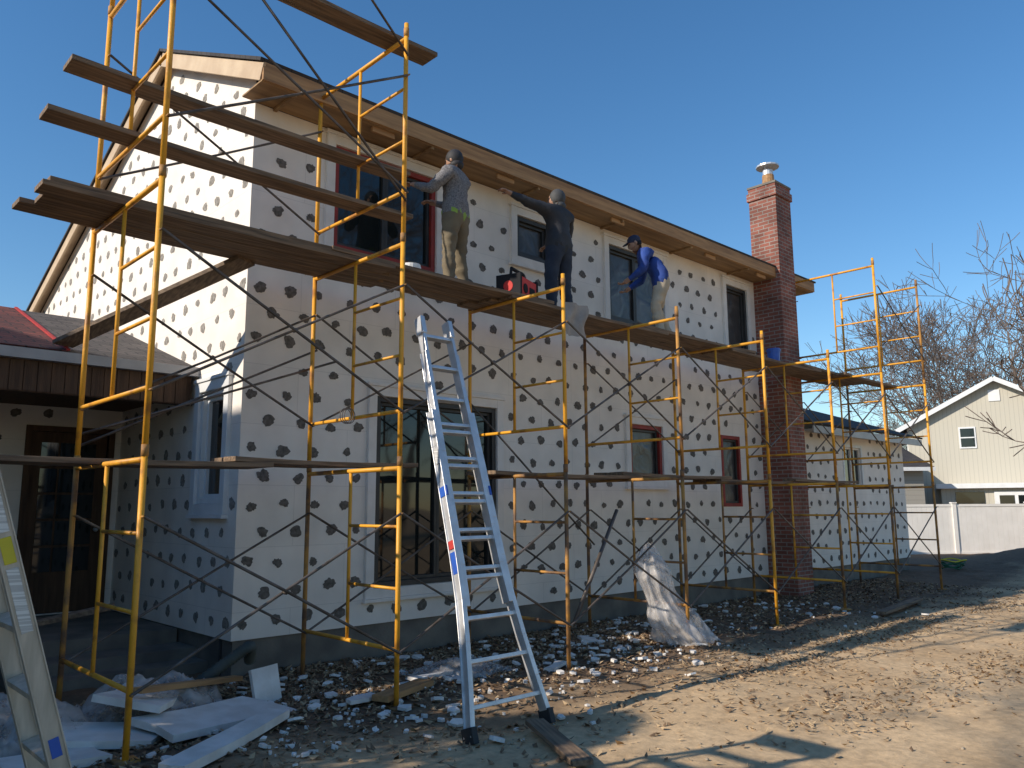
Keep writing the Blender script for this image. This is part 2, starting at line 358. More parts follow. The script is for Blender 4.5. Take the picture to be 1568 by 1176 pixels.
slab(mb,[(-.19,9.3,4.76),(11.78,9.3,4.76),(11.78,2.452,7.47),(-.19,2.452,7.47)],.035)
slab(mb,[(11.505,-.4,3.2),(17.2,-.4,3.2),(17.2,3,4.35),(11.505,3,4.35)],.04)
slab(mb,[(11.505,6.4,3.2),(17.2,6.4,3.2),(17.2,3.002,4.35),(11.505,3.002,4.35)],.04)
mb.obj('shingle_roof',['shingle'],house)
mb=MB()
mb.box(-.15,11.72,-.475,-.445,5.84,6.03,0)
mb.box(-.149,11.72,-.444,-.002,5.834,5.855,1)
mb.beam((-.145,-.45,5.93),(-.145,2.45,7.33),.03,.18,2,up=(0,0,1)); mb.beam((-.145,2.455,7.33),(-.145,9.2,4.69),.03,.18,2)
for k in range(20):
    x=.2+k*.6
    if k%3==0: mb.box(x,x+.04,-.443,-.003,5.80,5.833,1)
for x in (1.2,3.1,5.4,7.9,9.6): mb.box(x,x+.3,-.40,-.36,5.77,5.833,0)
slab(mb,[(-.13,-.44,6.0),(-.002,-.44,6.0),(-.002,2.45,7.41),(-.13,2.45,7.41)],.02,2)
slab(mb,[(-.13,9.2,4.72),(-.002,9.2,4.72),(-.002,2.46,7.41),(-.13,2.46,7.41)],.02,2)
mb.box(11.5,17.18,-.38,-.35,3.0,3.15,3); mb.box(11.5,17.1,-.349,-.003,3.06,3.08,3)
mb.obj('eaves_trim',['fascia','soffit','rake','gutter'],house,bevel=.004)
mb=MB()
def rq(x0,x1,y0,y1,off=0): 
    z=lambda y:3.14+.325*(y-1.15)+off
    return [(x0,y0,z(y0)),(x1,y0,z(y0)),(x1,y1,z(y1)),(x0,y1,z(y1))]
slab(mb,rq(-6.2,-.003,1.15,4.6),.05,0)
slab(mb,[(-6.2,8.2,3.14),(-.003,8.2,3.14),(-.003,4.602,4.26),(-6.2,4.602,4.26)],.05,0)
q4=rq(-6.2,-1.2,1.2,4.59,.016); q4[1]=(-1.28,1.2,q4[1][2]); q4[2]=(-1.10,4.59,q4[2][2]); slab(mb,q4,.012,1)
mb.beam(V(q4[1])+V((0,0,.01)),V(q4[2])+V((0,0,.01)),.035,.02,2)
mb.box(-6.2,-.004,1.06,1.15,3.03,3.13,3)
mb.box(-6.2,-.05,1.16,1.26,2.72,3.04,4)
for k in range(50): mb.box(-6.1+k*.12,-6.1+k*.12+.112,1.145,1.158,2.73,3.02,4)
mb.box(-6.2,-.006,1.27,3.49,2.86,2.88,4)
mb.box(-6.05,-5.93,1.3,3.5,.34,2.85,4)
for x in(-3.0,): mb.box(x-.06,x+.06,1.17,1.29,.34,2.72,4)
mb.obj('porch_roof',['shgrey','shred','redline','gutter','brown'],house)
mb=MB(); d0,d1=door[0],door[1]
pbox(mb,PW,d0,d1,.36,2.55,.05,.09,0)
pbox(mb,PW,d0-.07,d0,.36,2.62,-.03,.05,0); pbox(mb,PW,d1,d1+.07,.36,2.62,-.03,.05,0); pbox(mb,PW,d0,d1,2.55,2.62,-.028,.05,0)
for i in range(3):
    for j in range(5):
        x=d0+.12+i*.215; z=.85+j*.32; pbox(mb,PW,x,x+.19,z,z+.29,.035,.052,1)
mb.ell((d1-.08,3.5-.0,1.35),(.03,.04,.03),2)
mb.obj('porch_door',['brown','glass','alu'],house)
mb=MB(); cx0,cx1,cy0,cy1=10.15,10.73,-.56,-.003
mb.box(cx0,cx1,cy0,cy1,-.2,7.45,0)
mb.box(cx0-.03,cx1+.03,cy0-.03,cy1+.03,7.45,7.60,0); mb.box(cx0-.005,cx1+.005,cy0-.005,cy1+.005,7.60,7.70,0); mb.box(cx0-.02,cx1+.02,cy0-.02,cy1+.02,7.70,7.74,1)
cc=V(((cx0+cx1)/2,(cy0+cy1)/2,7.74)); mb.tube(cc,cc+V((0,0,.26)),.12,.11,14,3); mb.tube(cc+V((0,0,.26)),cc+V((0,0,.36)),.10,.10,12,2); mb.tube(cc+V((0,0,.42)),cc+V((0,0,.45)),.22,.22,14,2)
for a in(-.1,.1): mb.tube(cc+V((a,0,.3)),cc+V((a,0,.43)),.01,.01,5,2)
mb.box(cx0-.12,cx0-.002,-.35,-.05,6.02,6.12,2)
mb.obj('brick_chimney',['brick','concrete','alu','fascia'],house)
# ------------------------------------------------------------------ SCAFFOLD
sc=empty('scaffolding')
YO,YI,YM=-1.95,-.43,-1.19; H=1.98
X=[-1.56+2.085*k for k in range(8)]
lev=[4,3,2,2,2,2,3,3]
mb=MB(); br=MB()
for k,x in enumerate(X):
    for l in range(lev[k]):
        z=l*H
        yi=YI if not (9.9<x<10.95) else -.62
        dx=random.uniform(-.008,.008)
        for y in(YO,yi):
            zb=-.08 if l==0 else z
            mi2=1 if (l==0 and random.random()<.7) or (k>2 and random.random()<.4) else 0
            mb.tube((x+dx,y,zb),(x+dx,y,z+H+(.10 if l==lev[k]-1 else -.01)),.0215,n=10,mi=mi2)
            mb.tube((x+dx,y,z+H-.03),(x+dx,y,z+H+.05),.0255,n=10,mi=1)
        m3=0 if l>=1 or random.random()<.5 else 1
        mb.tube((x+dx,YO,z+H-.05),(x+dx,yi,z+H-.05),.021,n=8,mi=m3)
        mb.tube((x+dx,YO,z+.44),(x+dx,yi,z+.44),.018,n=8,mi=m3)
        mb.tube((x+dx,YM,z+.44),(x+dx,YM,z+H-.05),.016,n=8,mi=m3)
        for zz in(.93,1.44): mb.tube((x+dx,YO,z+zz),(x+dx,YM,z+zz),.014,n=8,mi=m3)
        for y in(YO,yi):
            for zz in(.42,1.55): mb.tube((x+dx,y-.06,z+zz),(x+dx,y+.02,z+zz),.008,n=6,mi=1)
    for y in(YO,yi): mb.box(x-.07,x+.07,y-.07,y+.07,-.01+gh(x,y),.012+gh(x,y),1)
for k in range(7):
    for l in range(min(lev[k],lev[k+1])):
        for y in(YO,YI):
            if k>=5 and y==YI and l==0: continue
            if y==YI and l==1 and k in(2,4): continue
            if l==2 and y==YI and k!=0: continue
            yy=y-.03
            z=l*H
            a,b=(X[k],yy,z+.42),(X[k+1],yy,z+1.55); c,d=(X[k],yy-.024,z+1.55),(X[k+1],yy-.024,z+.42)
            for p,qq in((a,b),(c,d)):
                p=V(p);qq=V(qq); mid=(p+qq)/2+V((0,0,random.uniform(-.02,.01)))
                br.path([p,mid,qq],[.0115]*3,6)
            br.tube(V(((X[k]+X[k+1])/2,yy-.03,z+.985)),V(((X[k]+X[k+1])/2,yy+.01,z+.985)),.018,n=6)
br.tube((X[0],YO-.04,6.2),(X[1],YO-.04,4.3),.012,n=6); br.tube((X[0],YO-.04,7.6),(X[1],YO-.04,5.7),.012,n=6)
br.tube((X[0],YI+.05,2.2),(X[1]+.3,YI+.05,3.1),.012,n=6); br.tube((X[0],YI+.09,2.1),(X[1]+.1,YI+.09,3.2),.012,n=6)
br.tube((X[2]-.1,YI,2.9),(X[3],YI-.1,1.1),.012,n=6)
br.tube((3.2,-1.5,.35),(4.35,-1.2,1.55),.022,n=8)
mb.obj('frames',['yellow','rust'],sc,smooth=True)
br.obj('cross_braces',['brace'],sc,smooth=True)
def plank(mb,x0,x1,y,z0,z1=None,w=.235,t=.042,mi=0):
    z1=z0 if z1 is None else z1; n=6
    vs=[]; tw=random.uniform(-.008,.008)
    for i in range(n+1):
        f=i/n; x=x0+(x1-x0)*f; z=z0+(z1-z0)*f-.018*math.sin(math.pi*f); yy=y+.004*math.sin(i*2.1+x0); k=tw*(f-.5)
        vs+=[(x,yy-w/2,z-k),(x,yy+w/2,z+k),(x,yy+w/2,z+t+k),(x,yy-w/2,z+t-k)]
    fs=[(3,2,1,0),(4*n,4*n+1,4*n+2,4*n+3)]
    for i in range(n):
        for k in range(4): fs.append((4*i+k,4*i+(k+1)%4,4*i+4+(k+1)%4,4*i+4+k))
    mb.add(vs,fs,mi)
mb=MB(); zt=1.95+H
for j,y in enumerate((-1.12,-.87,-.62)):
    x=-2.15+[0,.06,-.04][j]
    plank(mb,x,.95+.1*j,y,zt+.0)
    seq=[(.25+.12*j,3.0),(2.55-.1*j,3.0),(4.9+.1*j,3.0),(7.2-.1*j,2.95),(9.5,2.95)]
    for i,(xa,ln) in enumerate(seq):
        up=.043 if i%2==0 else 0
        plank(mb,xa,xa+ln,y+(-.0 if i%2 else .01),zt+up*1.02)
plank(mb,-2.1,.7,-1.1,zt+.045)
z=1.95
for j,y in enumerate((-1.0,-.74)):
    plank(mb,-3.1+.1*j,-.2,y,z); plank(mb,-.55,1.35-.5*j,y,z+.043)
    plank(mb,2.35,4.95,y-.05,z); plank(mb,4.6,7.2,y,z+.043); plank(mb,6.9,9.1,y,z)
plank(mb,9.0,11.4,-1.1,z+.043); plank(mb,10.6,13.3,-1.0,z); plank(mb,10.7,13.3,-1.3,zt)
plank(mb,-2.05,1.05,YM-.02,3.96+.93+.015); plank(mb,-2.2,1.02,YM-.12,3.96+.44+.019,w=.23)
plank(mb,-1.9,.98,-1.72,5.94+.005,w=.24)
mb.obj('planks',['wood'],sc,bevel=.004)
mb=MB(); mb.beam((-.3,-.62,3.90),(-1.3,1.35,3.26),.24,.042); mb.beam((-1.0,.2,.75),(-2.3,.6,.5),.2,.04)
mb.obj('leaning_plank',['woodY'],sc,bevel=.004)
mb=MB(); n=8
vs=[(3.35+.42*i/n+.02*math.sin(j),-1.27+.03*math.sin(i*1.3+j*.6),4.03-.40*j/n*(1 if i%2 else 1.03)) for j in range(n+1) for i in range(n+1)]
mb.add(vs,[(j*(n+1)+i,j*(n+1)+i+1,(j+1)*(n+1)+i+1,(j+1)*(n+1)+i) for j in range(n) for i in range(n)])
mb.obj('hanging_cloth',[pbr('dusty_cloth',(.38,.34,.30),(.28,.25,.22))],sc,smooth=True)
mb=MB()
for k in range(3):
    pts=[(-.05+.05*math.cos(t)+.012*k,-2.0-.012*k,2.33+.06*math.sin(t)) for t in [2*math.pi*i/20 for i in range(21)]]; mb.path(pts,[.004]*21,5)
mb.obj('tie_wire_coil',['brace'],smooth=True)
# ------------------------------------------------------------------ LADDER
lad=empty('aluminium_extension_ladder')
B=V((.67,-3.15,.03)); T=V((.83,-2.01,3.22)); D=T-B; ax=V((1,0,0)); nrm=D.normalized().cross(ax).normalized()
def hw(s_): return .19+.06*(1-s_)+ (.13*((.34-s_)/.34)**1.5 if s_<.34 else 0)
mb=MB()
def railseg(sa,sb,inset,off,mi,n=8,w=.03,dp=.085):
    for sg in(-1,1):
        for i in range(n):
            s0=sa+(sb-sa)*i/n; s1=sa+(sb-sa)*(i+1)/n
            p=B+D*s0+ax*sg*(hw(s0)-inset)+nrm*off; qq=B+D*s1+ax*sg*(hw(s1)-inset)+nrm*off
            mb.beam(p,qq,w,dp,mi,up=nrm)
            if i<n-1 or sb<1: 
                for e in(-1,1): mb.beam(p+nrm*e*dp*.45+ax*sg*.008,qq+nrm*e*dp*.45+ax*sg*.008,w*1.3,.008,mi,up=nrm)
railseg(0,.74,0,0,0); railseg(.26,1,.036,0.0,0)
for i in range(11):
    s_=.055+i*.09; ins=.0 if s_<.72 else .03
    p=B+D*s_
    mb.beam(p-ax*(hw(s_)-ins),p+ax*(hw(s_)-ins),.055,.03,0,up=D.normalized())
    if .26<s_<.72: 
        p=B+D*(s_+.02); mb.beam(p-ax*(hw(s_)-.04),p+ax*(hw(s_)-.04),.05,.028,0,up=D.normalized())
for sg in(-1,1):
    p=B+ax*sg*hw(0); mb.beam(p-D*.012,p+D*.02,.05,.12,1,up=nrm)
    for s_ in(.53,): p=B+D*s_+ax*sg*(hw(s_)+.012); mb.beam(p-D*.012,p+D*.012,.02,.10,2,up=nrm)
    p=B+D*.36+ax*sg*(hw(.36)+.02); mb.beam(p-D*.025,p+D*.025,.006,.06,2,up=nrm)
    p=B+D*.40+ax*sg*(hw(.40)+.02); mb.beam(p-D*.008,p+D*.012,.007,.06,3,up=nrm)
    p=B+D*.62+ax*sg*(hw(.62)+.02); mb.beam(p-D*.02,p+D*.02,.007,.06,4,up=nrm)
    p=B+D*.98+ax*sg*(hw(.98)-.036); mb.beam(p-D*.02,p+D*.03,.045,.10,0,up=nrm)
mb.obj('rails_and_rungs',['alu','rubber','blue','sred','swht'],lad,bevel=.006)
st=empty('aluminium_stepladder')
mb=MB(); b0=V((-2.27,-3.72,0)); dr=V((-.52,0.0,1.8)).normalized(); sd=V((0,1,0)); nn=V((dr.z,0,-dr.x))
Ls=3.0
for wdt in(0,.46):
    p=b0+sd*wdt
    mb.beam(p,p+dr*Ls,.02,.068,0,up=nn)
    for e in(-1,1): mb.beam(p+nn*e*.036,p+dr*Ls+nn*e*.036,.04,.006,0,up=nn)
    mb.beam(p-dr*.02,p+dr*.06,.05,.09,1,up=nn)
    top=p+dr*(Ls-.1); rf=V((p.x-2.6,p.y,0)); mb.beam(top,rf,.03,.06,0,up=nn)
for i in range(9):
    p=b0+dr*(.3+i*.29); mb.beam(p+sd*.013,p+sd*.447,.028,.07,0,up=nn)
mb.obox(b0+sd*.23+dr*Ls,sd*.27,V((.11,0,0)),V((0,0,.03)),4)
o_=-sd*.012
mb.beam(b0+dr*1.15+o_,b0+dr*1.42+o_,.003,.045,3,up=nn); mb.beam(b0+dr*1.44+o_,b0+dr*1.55+o_,.003,.045,2,up=nn)
mb.beam(b0+dr*1.57+o_,b0+dr*1.8+o_,.003,.045,3,up=nn); mb.beam(b0+dr*.62+o_,b0+dr*.70+o_,.003,.04,4,up=nn)
mb.obj('rails_and_steps',['tan','rubber','syel','swht','blue'],st,bevel=.003)
# ------------------------------------------------------------------ WORKERS
def figure(name,loc,yaw,J,cols,hat,fat=1.12):
    e=empty(name,loc,yaw)
    verts=[];edges=[];rad=[];roots=[];bones=[]
    def vert(p,r):
        verts.append(V(p)); rad.append(r if isinstance(r,tuple) else (r,r)); return len(verts)-1
    def link(a,b,tag): edges.append((a,b)); bones.append((verts[a],verts[b],tag))
    k=fat
    pel=vert(J['pelvis'],(.150*k,.115*k)); roots.append(pel)
    sp=vert(J['spine'],(.155*k,.12*k)); ch=vert(J['chest'],(.175*k,.13*k)); uc=vert(J['upper'],(.12*k,.09*k)); nk=vert(J['neck'],.058); hd=vert(J['head'],.07)
    link(pel,sp,1);link(sp,ch,1);link(ch,uc,1);link(uc,nk,1);link(nk,hd,0)
    hands=[]
    for sd_ in('L','R'):
        sh,el,wr=J['sh'+sd_],J['el'+sd_],J['wr'+sd_]
        a=vert(sh,.080*k);b=vert((V(sh)+V(el))/2,.066*k);c=vert(el,.058*k);d=vert((V(el)+V(wr))/2,.050*k);f=vert(wr,.036)
        link(uc,a,1);link(a,b,1);link(b,c,1);link(c,d,1);link(d,f,1)
        dv=(V(wr)-V(el)).normalized(); pm=vert(V(wr)+dv*.05,(.040,.022)); pk=vert(V(wr)+dv*.095,(.040,.016)); link(f,pm,0); link(pm,pk,0)
        hands.append((V(wr),dv,sd_))
        hp,kn,an=J['hp'+sd_],J['kn'+sd_],J['an'+sd_]
        a=vert(hp,.108*k);b=vert((V(hp)+V(kn))/2,.090*k);c=vert(kn,.073*k);d=vert((V(kn)+V(an))/2,.070*k);f=vert(an,.060)
        toe=V(J['to'+sd_]); heel=vert(V(an)+V((0,-.01,-.055)),(.045,.045)); t=vert(toe,(.042,.034))
        link(pel,a,2);link(a,b,2);link(b,c,2);link(c,d,2);link(d,f,2);link(f,heel,3);link(heel,t,3)
    for wr,dv,sd_ in hands:
        lat=dv.cross(V((0,0,1))); lat=lat.normalized() if lat.length>.2 else V((1,0,0)); bend=dv.cross(lat).normalized()
        if bend.y<0 and abs(bend.y)>.3: bend=-bend
        for i,(o,ln) in enumerate(((-.03,.065),(-.010,.078),(.010,.073),(.03,.058))):
            p0=wr+dv*.075+lat*o; p1=wr+dv*.11+lat*o*1.05; p2=p1+dv*ln*.45+bend*.012; p3=p2+dv*ln*.35+bend*.026
            ids=[vert(p,r) for p,r in((p0,.0095),(p1,.0095),(p2,.009),(p3,.0075))]; roots.append(ids[0])
            for a,b in zip(ids,ids[1:]): link(a,b,0)
        sgn=1 if sd_=='L' else -1
        p0=wr+dv*.035+lat*.03*sgn; p1=wr+dv*.06+lat*.055*sgn+bend*.01; p2=wr+dv*.09+lat*.066*sgn+bend*.02
        ids=[vert(p,r) for p,r in((p0,.012),(p1,.0105),(p2,.009))]; roots.append(ids[0])
        for a,b in zip(ids,ids[1:]): link(a,b,0)
    me=bpy.data.meshes.new('tmp'); me.from_pydata(verts,edges,[])
    o=bpy.data.objects.new('tmp',me); scene.collection.objects.link(o)
    md=o.modifiers.new('Skin','SKIN'); md.use_smooth_shade=True
    lay=me.skin_vertices[0].data
    for i,r in enumerate(rad): lay[i].radius=r; lay[i].use_root=(i in roots)
    ss=o.modifiers.new('S','SUBSURF'); ss.levels=2; ss.render_levels=2
    dg=bpy.context.evaluated_depsgraph_get(); dg.update()
    nm=bpy.data.meshes.new_from_object(o.evaluated_get(dg)); bpy.data.objects.remove(o)
    nm.materials.clear()
    for c in cols: nm.materials.append(c)
    pv=V(J['pelvis']); sv=V(J['spine'])
    for p in nm.polygons:
        c=p.center; best=9;tag=0
        for a,b,t in bones:
            ab=b-a; f=max(0,min(1,(c-a).dot(ab)/max(ab.length_squared,1e-9))); d=(c-(a+ab*f)).length
            if t==2: d-=.02
            if d<best: best=d;tag=t
        if tag in(1,2) and (c-pv).length<.32:
            hgt=(c-pv).dot((sv-pv).normalized()); near_arm=min((c-V(J['wrL'])).length,(c-V(J['wrR'])).length)<.12
            if not near_arm: tag=2 if hgt<-.05 else (4 if hgt<-.02 else 1)
        p.material_index=tag; p.use_smooth=True
    for v in nm.vertices:
        c=v.co; far=(c-V(J['head'])).length>.25 and min((c-V(J['wrL'])).length,(c-V(J['wrR'])).length)>.14
        if far: v.co=c+v.normal*(.016*noise.noise(V((c.x*9+loc[0],c.y*9,c.z*16)))+.010*noise.noise(V((c.x*22+loc[0],c.y*22,c.z*38))))
    bo=bpy.data.objects.new('body',nm); scene.collection.objects.link(bo); bo.parent=e
    hb=MB(); hc=V(J['head'])+V(J.get('hoff',(0,.02,.045))); rt=Matrix.Rotation(J.get('hyaw',0),3,'Z')@Matrix.Rotation(J.get('hpitch',0),3,'X')
    n=20; vs=[];fs=[]
    for i in range(n//2+1):
        ph=math.pi*i/(n//2)
        for k in range(n):
            t=2*math.pi*k/n; x=.076*math.sin(ph)*math.cos(t); y=.096*math.sin(ph)*math.sin(t); z=.118*math.cos(ph)
            if z<-.02: x*=1-.25*min(1,(-z-.02)/.09); y=y*(1-.18*min(1,(-z-.02)/.09))+.01
            if y>.05 and abs(x)<.018 and -.04<z<.02: y+=.024*(1-abs(z+.022)/.06)
            if y>.05 and .018<abs(x)<.045 and .0<z<.03: y-=.008
            vs.append(hc+rt@V((x,y,z)))
    for i in range(n//2):
        for k in range(n): fs.append((i*n+k,i*n+(k+1)%n,(i+1)*n+(k+1)%n,(i+1)*n+k))
    hb.add(vs,fs,0)
    for sx in(-1,1):
        hb.ell(hc+rt@V((sx*.078,-.005,-.005)),(.010,.022,.032),0,8,rt)
        hb.ell(hc+rt@V((sx*.031,.082,.012)),(.012,.008,.007),2,8,rt)
    hb.ell(hc+rt@V((0,.086,-.058)),(.022,.008,.006),3,8,rt)
    if hat=='hood':
        hb.ell(hc+rt@V((0,-.022,.022)),(.098,.108,.125),1,16,rt); hb.ell(hc+rt@V((0,-.05,-.09)),(.095,.085,.06),1,12,rt)
    elif hat=='beanie':
        hb.ell(hc+rt@V((0,-.018,.028)),(.093,.106,.112),1,16,rt); hb.ell(hc+rt@V((0,-.03,-.06)),(.088,.085,.06),1,14,rt)
    else:
        hb.ell(hc+rt@V((0,-.014,.04)),(.087,.103,.088),1,16,rt)
        hb.ell(hc+rt@V((0,.10,.045)),(.068,.075,.010),1,14,rt); hb.ell(hc+rt@V((0,-.03,-.02)),(.080,.080,.055),2,12,rt)
    hb.obj('head',[cols[0],cols[5],M['black'],pbr('lips',(.35,.12,.1),bump=0)],e,smooth=True)
    return e
skin=pbr('skin',(.42,.24,.16),(.36,.2,.13),.6,5,bump=.05)
base=dict(pelvis=(0,0,.94),spine=(0,.0,1.10),chest=(0,.01,1.27),upper=(0,.0,1.38),neck=(0,.0,1.46),head=(0,.015,1.53),
 shL=(-.185,0,1.37),shR=(.185,0,1.37),hpL=(-.10,0,.86),hpR=(.10,0,.86),knL=(-.14,.02,.48),knR=(.14,.02,.48),anL=(-.17,-.02,.10),anR=(.17,-.02,.10),toL=(-.20,.14,.035),toR=(.20,.14,.035),
 elL=(-.27,.08,1.12),elR=(.27,.08,1.12),wrL=(-.2,.3,1.2),wrR=(.2,.3,1.2))
DZ=1.95+H+.05
shoe=pbr('work_boots',(.10,.07,.05),(.06,.045,.035),.8)
J1=dict(base); J1.update(elL=(-.32,.14,1.14),wrL=(-.28,.36,1.24),elR=(.29,.14,1.12),wrR=(.18,.36,1.18),hyaw=.1,hpitch=-.15)
figure('construction_worker',(2.08,-.80,DZ),math.radians(22),J1,[skin,pbr('grey_hoodie',(.24,.23,.23),(.11,.105,.11),.95,60,bump=.4),pbr('olive_work_trousers',(.20,.16,.10),(.14,.11,.07),.9,5),shoe,pbr('hi_vis_hem',(.30,.45,.06),bump=0),pbr('black_beanie',(.03,.028,.03),bump=.2)],'beanie')
J2=dict(base); J2.update(elL=(-.45,.10,1.42),wrL=(-.70,.20,1.50),elR=(.31,.08,1.14),wrR=(.22,.30,1.08),hyaw=.5)
figure('construction_worker',(3.80,-.80,DZ),math.radians(5),J2,[skin,pbr('black_jacket',(.022,.022,.025),(.035,.035,.04),.75,5,bump=.3),pbr('dark_jeans',(.035,.045,.07),(.02,.028,.045),.9,8),shoe,pbr('jacket_hem',(.02,.02,.02),bump=0),pbr('grey_black_cap',(.07,.07,.07),(.03,.03,.03),bump=.1)],'hood',1.2)
J3=dict(base); J3.update(pelvis=(0,-.06,.91),spine=(0,.03,1.05),chest=(0,.14,1.19),upper=(0,.22,1.27),neck=(0,.27,1.33),head=(0,.32,1.40),shL=(-.18,.2,1.25),shR=(.18,.2,1.25),
 elL=(-.26,.24,.98),elR=(.27,.22,.97),wrL=(-.18,.44,.86),wrR=(.18,.42,.82),hpL=(-.10,-.05,.85),hpR=(.10,-.05,.85),knL=(-.17,.08,.47),knR=(.16,.03,.47),anL=(-.2,.02,.10),anR=(.2,-.14,.10),toL=(-.23,.18,.035),toR=(.23,.02,.035),hpitch=-.5,hyaw=.1)
figure('construction_worker',(5.80,-.92,DZ-.03),math.radians(42),J3,[skin,pbr('blue_jacket',(.025,.07,.30),(.02,.045,.2),.8,6,bump=.3),pbr('khaki_trousers',(.55,.45,.32),(.42,.34,.24),.9,5),shoe,pbr('jacket_hem_blue',(.02,.05,.2),bump=0),pbr('navy_cap',(.02,.025,.06),bump=.1)],'cap')
tb=empty('red_black_tool_box',(2.86,-1.0,DZ),.35); mb=MB()
mb.box(-.165,.165,-.12,.12,.0,.185,1); mb.box(-.195,-.16,-.127,.127,0,.21,0); mb.box(.16,.195,-.127,.127,0,.21,0); mb.box(-.15,.15,-.1,.1,.185,.20,1)
for a in(-.15,.15): mb.tube((a,0,.19),(a*.85,0,.28),.014,n=8,mi=0)
mb.tube((-.13,0,.28),(.13,0,.28),.017,n=8,mi=0); mb.tube((-.08,-.128,.09),(-.08,-.119,.09),.045,n=14,mi=0); mb.box(0.01,.12,-.126,-.119,.05,.12,0)
mb.tube((-.2,0,.1),(-.19,0,.1),.05,n=14,mi=1)
o=mb.obj('box',['black','sred','swht'],tb,bevel=.008); tb.scale=(1.25,1.25,1.3)
def bucket(name,loc,mt,r=.13,h=.3):
    e=empty(name,loc); mb=MB(); mb.tube((0,0,0),(0,0,h),r*.88,r,18,0); mb.tube((0,0,h-.05),(0,0,h-.02),r*1.06,r*1.06,18,0)
    mb.path([(math.cos(t)*r*1.05,0,h-.03+math.sin(t)*-.12) for t in [math.pi*i/8 for i in range(9)]],[.003]*9,5,1)
    mb.obj('pail',[mt,'brace'],e,smooth=False)
bucket('plastic_bucket',(8.9,-1.0,DZ),'blue',.11,.24); bucket('plastic_bucket',(1.35,-.95,DZ),'white',.1,.14)
# ------------------------------------------------------------------ site debris
def sheet(name,c,ang,lx,ly,th,tilt=(0,0),mat_='chip',rag=.05,lift=0.02):
    pts=[]
    per=[(-1,-1),(0,-1),(1,-1),(1,0),(1,1),(0,1),(-1,1),(-1,0)]
    for px,py in per: pts.append((px*lx/2+random.uniform(-rag,rag),py*ly/2+random.uniform(-rag,rag)))
    mb=MB(); k=len(pts); mb.add([(x,y,0) for x,y in pts]+[(x,y,th) for x,y in pts],[tuple(range(k))[::-1],tuple(range(k,2*k))]+[(i,(i+1)%k,k+(i+1)%k,k+i) for i in range(k)])
    e=mb.obj(name,[mat_]); e.location=(c[0],c[1],gh(c[0],c[1])+lift if len(c)==2 else c[2]); e.rotation_euler=(tilt[0],tilt[1],ang); return e
sheet('foam_sheet',(-.75,-1.45),.3,1.1,.5,.05,(.09,.06)); sheet('foam_sheet',(-1.5,-1.35),-.4,.7,.5,.05,(0,.1)); sheet('foam_sheet',(-.95,-2.15),.62,1.35,.16,.06,(.05,0),rag=.02)
sheet('foam_sheet',(-.15,-1.0,.12),.1,.25,.3,.04,(1.25,0),rag=.01); sheet('foam_sheet',(-1.15,-.95,.16),1.0,.8,.45,.05,(.2,.1)); sheet('foam_sheet',(-1.9,-1.7),.2,.6,.4,.05,(.0,.07))
sheet('foam_sheet',(1.35,-1.35),.1,.5,.13,.03); sheet('foam_sheet',(2.6,-1.8),.5,.45,.12,.03,rag=.03); sheet('foam_sheet',(3.9,-1.1),.9,.3,.16,.03,(.1,0)); sheet('foam_sheet',(.35,-1.7),.2,.3,.12,.03,rag=.03)
mb=MB(); mb.box(-.5,.5,-.07,.07,0,.035); o=mb.obj('wooden_board',['wood'],bevel=.003); o.location=(.62,-3.65,.035); o.rotation_euler=(0,.0,math.radians(62))
mb=MB(); mb.box(-.35,.35,-.08,.08,0,.05); o=mb.obj('wooden_board',['fascia'],bevel=.003); o.location=(.75,-1.75,.04); o.rotation_euler=(0,.0,.35)
mb=MB(); mb.box(-1.1,1.1,-.07,.07,0,.04); o=mb.obj('wooden_board',['wood'],bevel=.003); o.location=(9.6,-2.5,.04); o.rotation_euler=(0,.0,.12)
mb=MB(); mb.box(-.6,.6,-.05,.05,0,.04); o=mb.obj('wooden_board',['fascia'],bevel=.003); o.location=(-.75,-.95,.2); o.rotation_euler=(0,.12,.5)
def heap(name,c,rx,ry,h,seed,mat_='film2'):
    n=34; vs=[]
    for j in range(n+1):
        for i in range(n+1):
            u=i/n*2-1; v=j/n*2-1; r=math.hypot(u,v)
            z=h*max(0,1-r)**.7*(1+.5*noise.noise(V((u*2+seed,v*2,0))))+.10*h/.3*abs(noise.noise(V((u*6+seed,v*6,1))))+.03*noise.noise(V((u*15,v*15,seed)))
            vs.append((c[0]+u*rx*(1+.2*noise.noise(V((v*3,seed,0)))),c[1]+v*ry*(1+.2*noise.noise(V((u*3,seed,5)))),gh(*c[:2])+.02+max(z,0)))
    mb=MB(); mb.add(vs,[(j*(n+1)+i,j*(n+1)+i+1,(j+1)*(n+1)+i+1,(j+1)*(n+1)+i) for j in range(n) for i in range(n)])
    return mb.obj(name,[mat_],smooth=True)
heap('plastic_wrap',(-1.0,-.75),.55,.45,.32,1.3); heap('plastic_wrap',(1.75,-1.25),.5,.35,.13,4.1); heap('plastic_wrap',(-2.0,-.9),.5,.5,.3,7.7)
